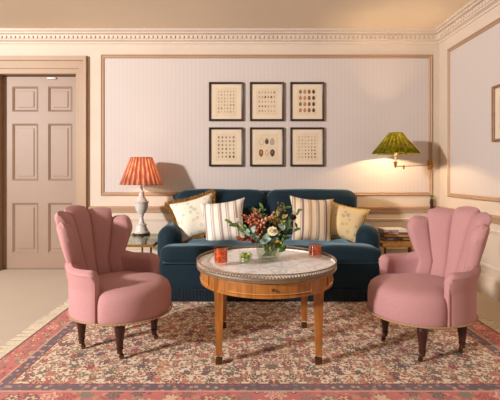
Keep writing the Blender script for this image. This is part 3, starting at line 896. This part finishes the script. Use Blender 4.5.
side_table('brass side table with books at the right end of the sofa', 1.285, 1.83, (1.54,1.80), top='browntop')

# books
def book(label, x, y, z, w, d, h, rz, cover, pages=(226,214,196), band=None):
    root = thing('book', label, 'book', (x, y, z), rz, 'books on the right side table')
    cm = plain('book cover %d' % (cover[0]*7+cover[1]), cover, .45, .08, 30)
    bm = bmesh.new(); box(bm, -w/2, w/2, -d/2, d/2, 0, .003); box(bm, -w/2, w/2, -d/2, d/2, h-.003, h); box(bm, -w/2, w/2, -d/2, -d/2+.004, .002, h-.002)
    link('cover', bm, cm, root)
    bm = bmesh.new(); box(bm, -w/2+.004, w/2-.004, -d/2+.004, d/2-.005, .003, h-.003); link('pages', bm, plain('paper pages', pages, .8), root)
    if band:
        bm = bmesh.new(); box(bm, -w*.3, w*.1, -d/2-.0008, -d/2, h*.3, h*.7); link('spine_title', bm, plain('spine lettering %d' % band[0], band, .5), root)
zt = .4585
bx, by = px(390,239,3.98).x, 3.98
book('grey bound book at the bottom left of the stack', bx-.02, by, zt, .15, .20, .030, ra(2), (92,84,86), band=(190,180,170))
book('dark green book lying at the right of the stack bottom', bx+.145, by-.01, zt, .16, .20, .034, ra(-4), (50,48,32), band=(150,120,70))
book('tan book lying across the two lowest books', bx+.045, by, zt+.0345, .27, .19, .022, ra(1), (186,136,86))
book('brown book second from the top of the stack', bx+.025, by, zt+.057, .24, .19, .022, ra(-2), (120,72,54), band=(214,190,160))
book('book with white jacket on top of the stack', bx+.025, by, zt+.0795, .24, .18, .026, ra(2), (224,214,204), band=(60,44,44))

# ------------------------------------------------------------------ table lamp
def shade(bm, r0, z0, r1, z1, n=72):
    N = n*4
    rings = []
    for (r_, z) in [(r0,z0),(r0+(r1-r0)*.25,z0+(z1-z0)*.25),(r0+(r1-r0)*.5,z0+(z1-z0)*.5),(r0+(r1-r0)*.75,z0+(z1-z0)*.75),(r1,z1)]:
        rings.append([bm.verts.new((r_*(1+.018*sin(n*2*pi*i/N))*cos(2*pi*i/N), r_*(1+.018*sin(n*2*pi*i/N))*sin(2*pi*i/N), z)) for i in range(N)])
    for k in range(4):
        for i in range(N): bm.faces.new((rings[k][i], rings[k][(i+1)%N], rings[k+1][(i+1)%N], rings[k+1][i]))
def lamp_light(loc, e, col, r=.03):
    l = bpy.data.lights.new('bulb_light', 'POINT'); l.energy = e; l.color = col; l.shadow_soft_size = r
    o = bpy.data.objects.new('bulb_light', l); COL.objects.link(o); o.location = loc; return o
LY = 4.27; lx_ = (141.5-243.5)/400*LY; S = 400/LY; zb = .458
lz = lambda y: 1.1-(y-174.5)/S-zb
lp = thing('table_lamp', 'turned grey-white table lamp with coral pleated shade on the left side table', 'lamp', (lx_, LY, zb))
bm = bmesh.new(); lathe(bm, [(.088,0),(.092,.004),(.092,.016),(.085,.022)], 32); link('plinth', bm, M['darkbrass'], lp)
bm = bmesh.new(); H = lz(186)
lathe(bm, [(.084,.02),(.084,.034),(.072,.04),(.07,.05),(.058,.075),(.05,.10),(.055,.104),(.055,.112),(.036,.12),(.024,.15),(.019,.185),(.024,.20),(.030,.205),(.024,.212),(.03,.222),(.05,.245),(.062,.275),(.070,.315),(.073,.345),(.078,.35),(.078,.358),(.06,.362),(.052,.375),(.034,.405),(.026,.43),(.022,.45),(.03,.456),(.022,.464),(.014,.48),(.013,.53)], 40)
link('body', bm, M['ceramic'], lp)
bm = bmesh.new(); shade(bm, .224, lz(184.5), .113, lz(157.5)); sh = link('lamp_shade', bm, M['coral'], lp, recalc=False); 
bm = bmesh.new(); ring(bm, .224, lz(184.3), .003, 60); ring(bm, .113, lz(157.6), .003, 60)
for k in range(3): 
    a = 2*pi*k/3; tube(bm, [(.012*cos(a),.012*sin(a),.55),(.112*cos(a),.112*sin(a),lz(159))], .0015, 4)
link('shade_ring', bm, M['coral'], sh)
bm = bmesh.new(); sphere(bm, (0,0,.60), .026, (1,1,1.3), 14, 10); o = link('bulb', bm, M['bulb'], lp); o['label'] = 'lit bulb'; o.visible_shadow = True
lamp_light((lx_, LY, zb+.66), 2.6, (1,.70,.42), .04).parent = None

# ------------------------------------------------------------------ swing arm wall lamp
WYl = 4.22; s_ = 400/WYl; wx = (395.5-243.5)/s_; wz = lambda y: 1.1-(y-174.5)/s_
wl = thing('wall_lamp', 'swing-arm brass wall lamp with green pleated shade right of the sofa', 'lamp', (2.12, WY, 1.20))
O = Vector((2.12, WY, 1.20)); L_ = lambda x, y, z: Vector((x, y, z))-O
bm = bmesh.new()
shb = bmesh.new(); shade(shb, .238, 0, .070, .215, 64)
sh = link('lamp_shade', shb, M['olive'], wl, loc=tuple(L_(wx, WYl, wz(153.5))), recalc=False)
bm2 = bmesh.new(); ring(bm2, .238, 0, .003, 60); ring(bm2, .070, .215, .003, 40); link('shade_ring', bm2, M['olive'], sh)
bm = bmesh.new(); c = L_(wx, WYl, 0); zz = lambda y: wz(y)-O.z
lathe(bm, [(.010,zz(162)),(.011,zz(153)),(.011,zz(150))], 14, (c.x, c.y)); o = link('candle_sleeve', bm, M['lining'], wl); o['label'] = 'cream candle sleeve'
bm = bmesh.new(); lathe(bm, [(.006,zz(168)),(.010,zz(167)),(.016,zz(164)),(.021,zz(162.6)),(.020,zz(161.6)),(.008,zz(161.4))], 16, (c.x, c.y)); link('candle_cup', bm, M['brass'], wl)
j1 = L_(wx+.10, WYl+.03, wz(166.3)); bm = bmesh.new()
tube(bm, [L_(wx, WYl, wz(165)), L_(wx+.02, WYl, wz(166)), j1], .0055, 8)
lathe(bm, [(.004,j1.z-.03),(.010,j1.z-.022),(.006,j1.z-.012),(.009,j1.z-.008),(.009,j1.z+.008),(.004,j1.z+.014)], 12, (j1.x, j1.y))
tube(bm, [j1, L_(2.12, WY-.07, 1.205)], .0055, 8); link('swing_arm', bm, M['brass'], wl)
bm = bmesh.new(); box(bm, -.022, .022, -.018, 0, -.05, .06, .004); box(bm, -.008, .008, -.07, -.015, -.002, .014, .002); lathe(bm, [(.008,-.02),(.011,-.01),(.011,.022),(.005,.03)], 12, (0,-.07)); link('wall_plate', bm, M['brass'], wl)
bm = bmesh.new(); sphere(bm, (c.x, c.y, zz(153)+.05), .018, (1,1,1.6), 12, 8); link('bulb', bm, M['bulb'], wl)
lamp_light((wx, WYl, wz(153)+.07), 27.0, (1,.66,.34), .03)

# small fitting on the wall by the corner
fx = (431.7-243.5)/87.7*(4.53/4.56)
ft = thing('wall_fitting', 'slim dark brown fitting with a green tip low on the wall by the corner', 'wall fitting', (fx, WY, .70))
bm = bmesh.new(); box(bm, -.017, .017, -.040, -.022, -.01, .125, .004); box(bm, -.01, .01, -.023, 0, .06, .10); link('body', bm, M['darkwood'], ft)
bm = bmesh.new()
for k in range(7): leafmesh(bm, Vector((0,-.03,.125)), Vector((random.uniform(-1,.8), random.uniform(-.5,.2), random.uniform(.5,1.2))), .04, .018)
link('green_tip', bm, FM['green'], ft)

# ------------------------------------------------------------------ pictures
def picture(label, x0, x1, z0, z1, draw, wall='b', fw=.022, depth=.028, fm='frame', group='egg prints above the sofa'):
    cx, cz = (x0+x1)/2, (z0+z1)/2; W, Hh = (x1-x0)/2, (z1-z0)/2
    root = thing('framed_print', label, 'picture', (cx, WY-.003, cz) if wall == 'b' else (WX-.003, cx, cz), 0 if wall == 'b' else -pi/2, group)
    bm = bmesh.new()
    prof = [(0,0),(0,depth*.9),(.004,depth),(fw*.6,depth*.85),(fw,depth*.55),(fw,0)]; rings = []
    for (sx, sz) in ((-1,-1),(1,-1),(1,1),(-1,1)):
        rings.append([bm.verts.new((sx*(W-o), -h, sz*(Hh-o))) for o, h in prof])
    for k in range(4):
        for i in range(len(prof)-1): bm.faces.new((rings[k][i], rings[k][i+1], rings[(k+1)%4][i+1], rings[(k+1)%4][i]))
    link('frame', bm, M[fm], root)
    bm = bmesh.new(); box(bm, -W+.004, W-.004, -.006, -.001, -Hh+.004, Hh-.004)
    mats = [M['mount'], M['printpaper']]+[M[k] for k in ('egg_faint','egg_grey','egg_brown','egg_dark','egg_tan','egg_pink','egg_olive')]
    def ell(x, z, rx, rz, mi, y=-.0072, n=12, egg=.15):
        vs = [bm.verts.new((x+rx*cos(2*pi*i/n)*(1-egg*sin(2*pi*i/n)), y, z+rz*sin(2*pi*i/n))) for i in range(n)]
        f = bm.faces.new(vs); f.material_index = mi
    def rect(x0_, x1_, z0_, z1_, mi, y=-.0066):
        f = bm.faces.new([bm.verts.new(q) for q in ((x0_,y,z0_),(x1_,y,z0_),(x1_,y,z1_),(x0_,y,z1_))]); f.material_index = mi
    draw(ell, rect, W, Hh); link('print', bm, mats, root, smooth=False, recalc=False)
    bm = bmesh.new(); box(bm, -W+fw-.002, W-fw+.002, -.0135, -.012, -Hh+fw-.002, Hh-fw+.002); link('glass', bm, M['pane'], root, smooth=False)
    return root
def grid(cols, rows, rx, rz, pick, gx, gz, dz=0):
    def D(ell, rect, W, H):
        rect(-gx-.035, gx+.035, -gz-.05, gz+.045, 1)
        for r in range(rows):
            for c in range(cols):
                m, k = pick(c, r)
                if m is None: continue
                ell(-gx+2*gx*c/(cols-1), gz-2*gz*r/(rows-1)+dz, rx*k, rz*k, m)
    return D
rnd = random.Random(3)
d1 = grid(6,7,.009,.012, lambda c, r: (2 if r < 4 else (3 if (r, c) in ((5,0),(5,1),(4,4),(4,5)) else 2), rnd.uniform(.7,1.1)), .085, .115)
d2 = grid(6,5,.010,.015, lambda c, r: ((5 if (r == 3 and c < 2) else rnd.choice((2,3,4,6,2)) if c > 1 else 2), rnd.uniform(.7,1.1)), .085, .105)
d3 = grid(4,4,.017,.025, lambda c, r: ((6,6,4,5)[c] if c else (8,6)[r % 2], 1.), .075, .105, .008)
d4 = grid(5,6,.011,.014, lambda c, r: (rnd.choice((2,3,8,3)) if r != 5 else (5 if c > 1 else 2), rnd.uniform(.7,1.1)), .085, .11)
d6 = grid(6,7,.009,.011, lambda c, r: ((rnd.choice((3,5,4)) if r > 2 and c > 1 else 2), rnd.uniform(.7,1.1)), .09, .115)
def d5(ell, rect, W, H):
    rect(-.13,.13,-.15,.15,1)
    ell(-.06,.06,.024,.040,3); ell(-.06,.06,.021,.037,1,-.0076); ell(.0,.065,.024,.036,3); ell(.0,.06,.016,.026,5,-.0076); ell(.062,.06,.024,.040,3); ell(.062,.06,.020,.036,2,-.0076)
    ell(-.065,-.07,.026,.044,4,egg=-.15); ell(-.065,-.06,.014,.02,6,-.0076); ell(0,-.065,.020,.034,7); ell(0,-.065,.012,.024,1,-.0076); ell(.064,-.068,.027,.042,5,egg=-.15); ell(.06,-.06,.008,.012,3,-.0076)
Z = lambda y: 1.1-(y-174.5)/87.9; Xp = lambda x: (x-243.5)/87.9
labs = [('framed print of faint small eggs, top left of the six','framed print of mixed small eggs, top middle of the six','framed print of sixteen brown eggs, top right of the six'),
        ('framed print of small speckled eggs, bottom left of the six','framed print of six large eggs, bottom middle of the six','framed print of tiny dotted eggs, bottom right of the six')]
for r, (ya, yb) in enumerate(((82.3,121),(127.5,166.4))):
    for c, (xa, xb) in enumerate(((209,243.3),(249.8,283.8),(290,324))):
        picture(labs[r][c], Xp(xa), Xp(xb), Z(yb), Z(ya), ((d1,d2,d3),(d4,d5,d6))[r][c])
def dr(ell, rect, W, H):
    rect(-W+.09, W-.09, -H+.09, H-.09, 6)
picture('picture in brown gilt frame alone on the right wall', 3.16, 3.56, 1.39, 1.88, dr, 'r', fm='goldframe', group=None)

# ------------------------------------------------------------------ light and camera
def window_light(loc, aim, sx, sy, e, col):
    l = bpy.data.lights.new('window_daylight', 'AREA'); l.shape = 'RECTANGLE'; l.size = sx; l.size_y = sy; l.energy = e; l.color = col
    o = bpy.data.objects.new('window_daylight', l); COL.objects.link(o); o.location = loc
    o.rotation_euler = (Vector(aim)-Vector(loc)).to_track_quat('-Z','Y').to_euler()
window_light((-5.9,-1.15,2.66), (.4,3.0,.7), .42, .42, 640, (1,.95,.93))
window_light((-3.9,1.2,1.7), (.2,3.4,.9), 1.6, 1.8, 22, (1,.96,.95))
w = bpy.data.worlds.new('world'); scene.world = w; w.use_nodes = True
nt = w.node_tree; bg = nt.nodes['Background']
bg.inputs[0].default_value = (1.0,.85,.72,1); bg.inputs[1].default_value = .32
cam = bpy.data.cameras.new('camera'); co = bpy.data.objects.new('camera', cam); COL.objects.link(co)
co.location = (0,0,1.1); co.rotation_euler = (radians(90),0,0)
cam.sensor_fit = 'HORIZONTAL'; cam.sensor_width = 36; cam.lens = 36*400/500
cam.shift_x = 6.5/500; cam.shift_y = -25.5/500
cam.clip_start = .05
scene.camera = co
scene.view_settings.view_transform = 'Standard'; scene.view_settings.look = 'None'
scene.view_settings.gamma = 1; scene.view_settings.exposure = .07; scene.view_settings.use_curve_mapping = False
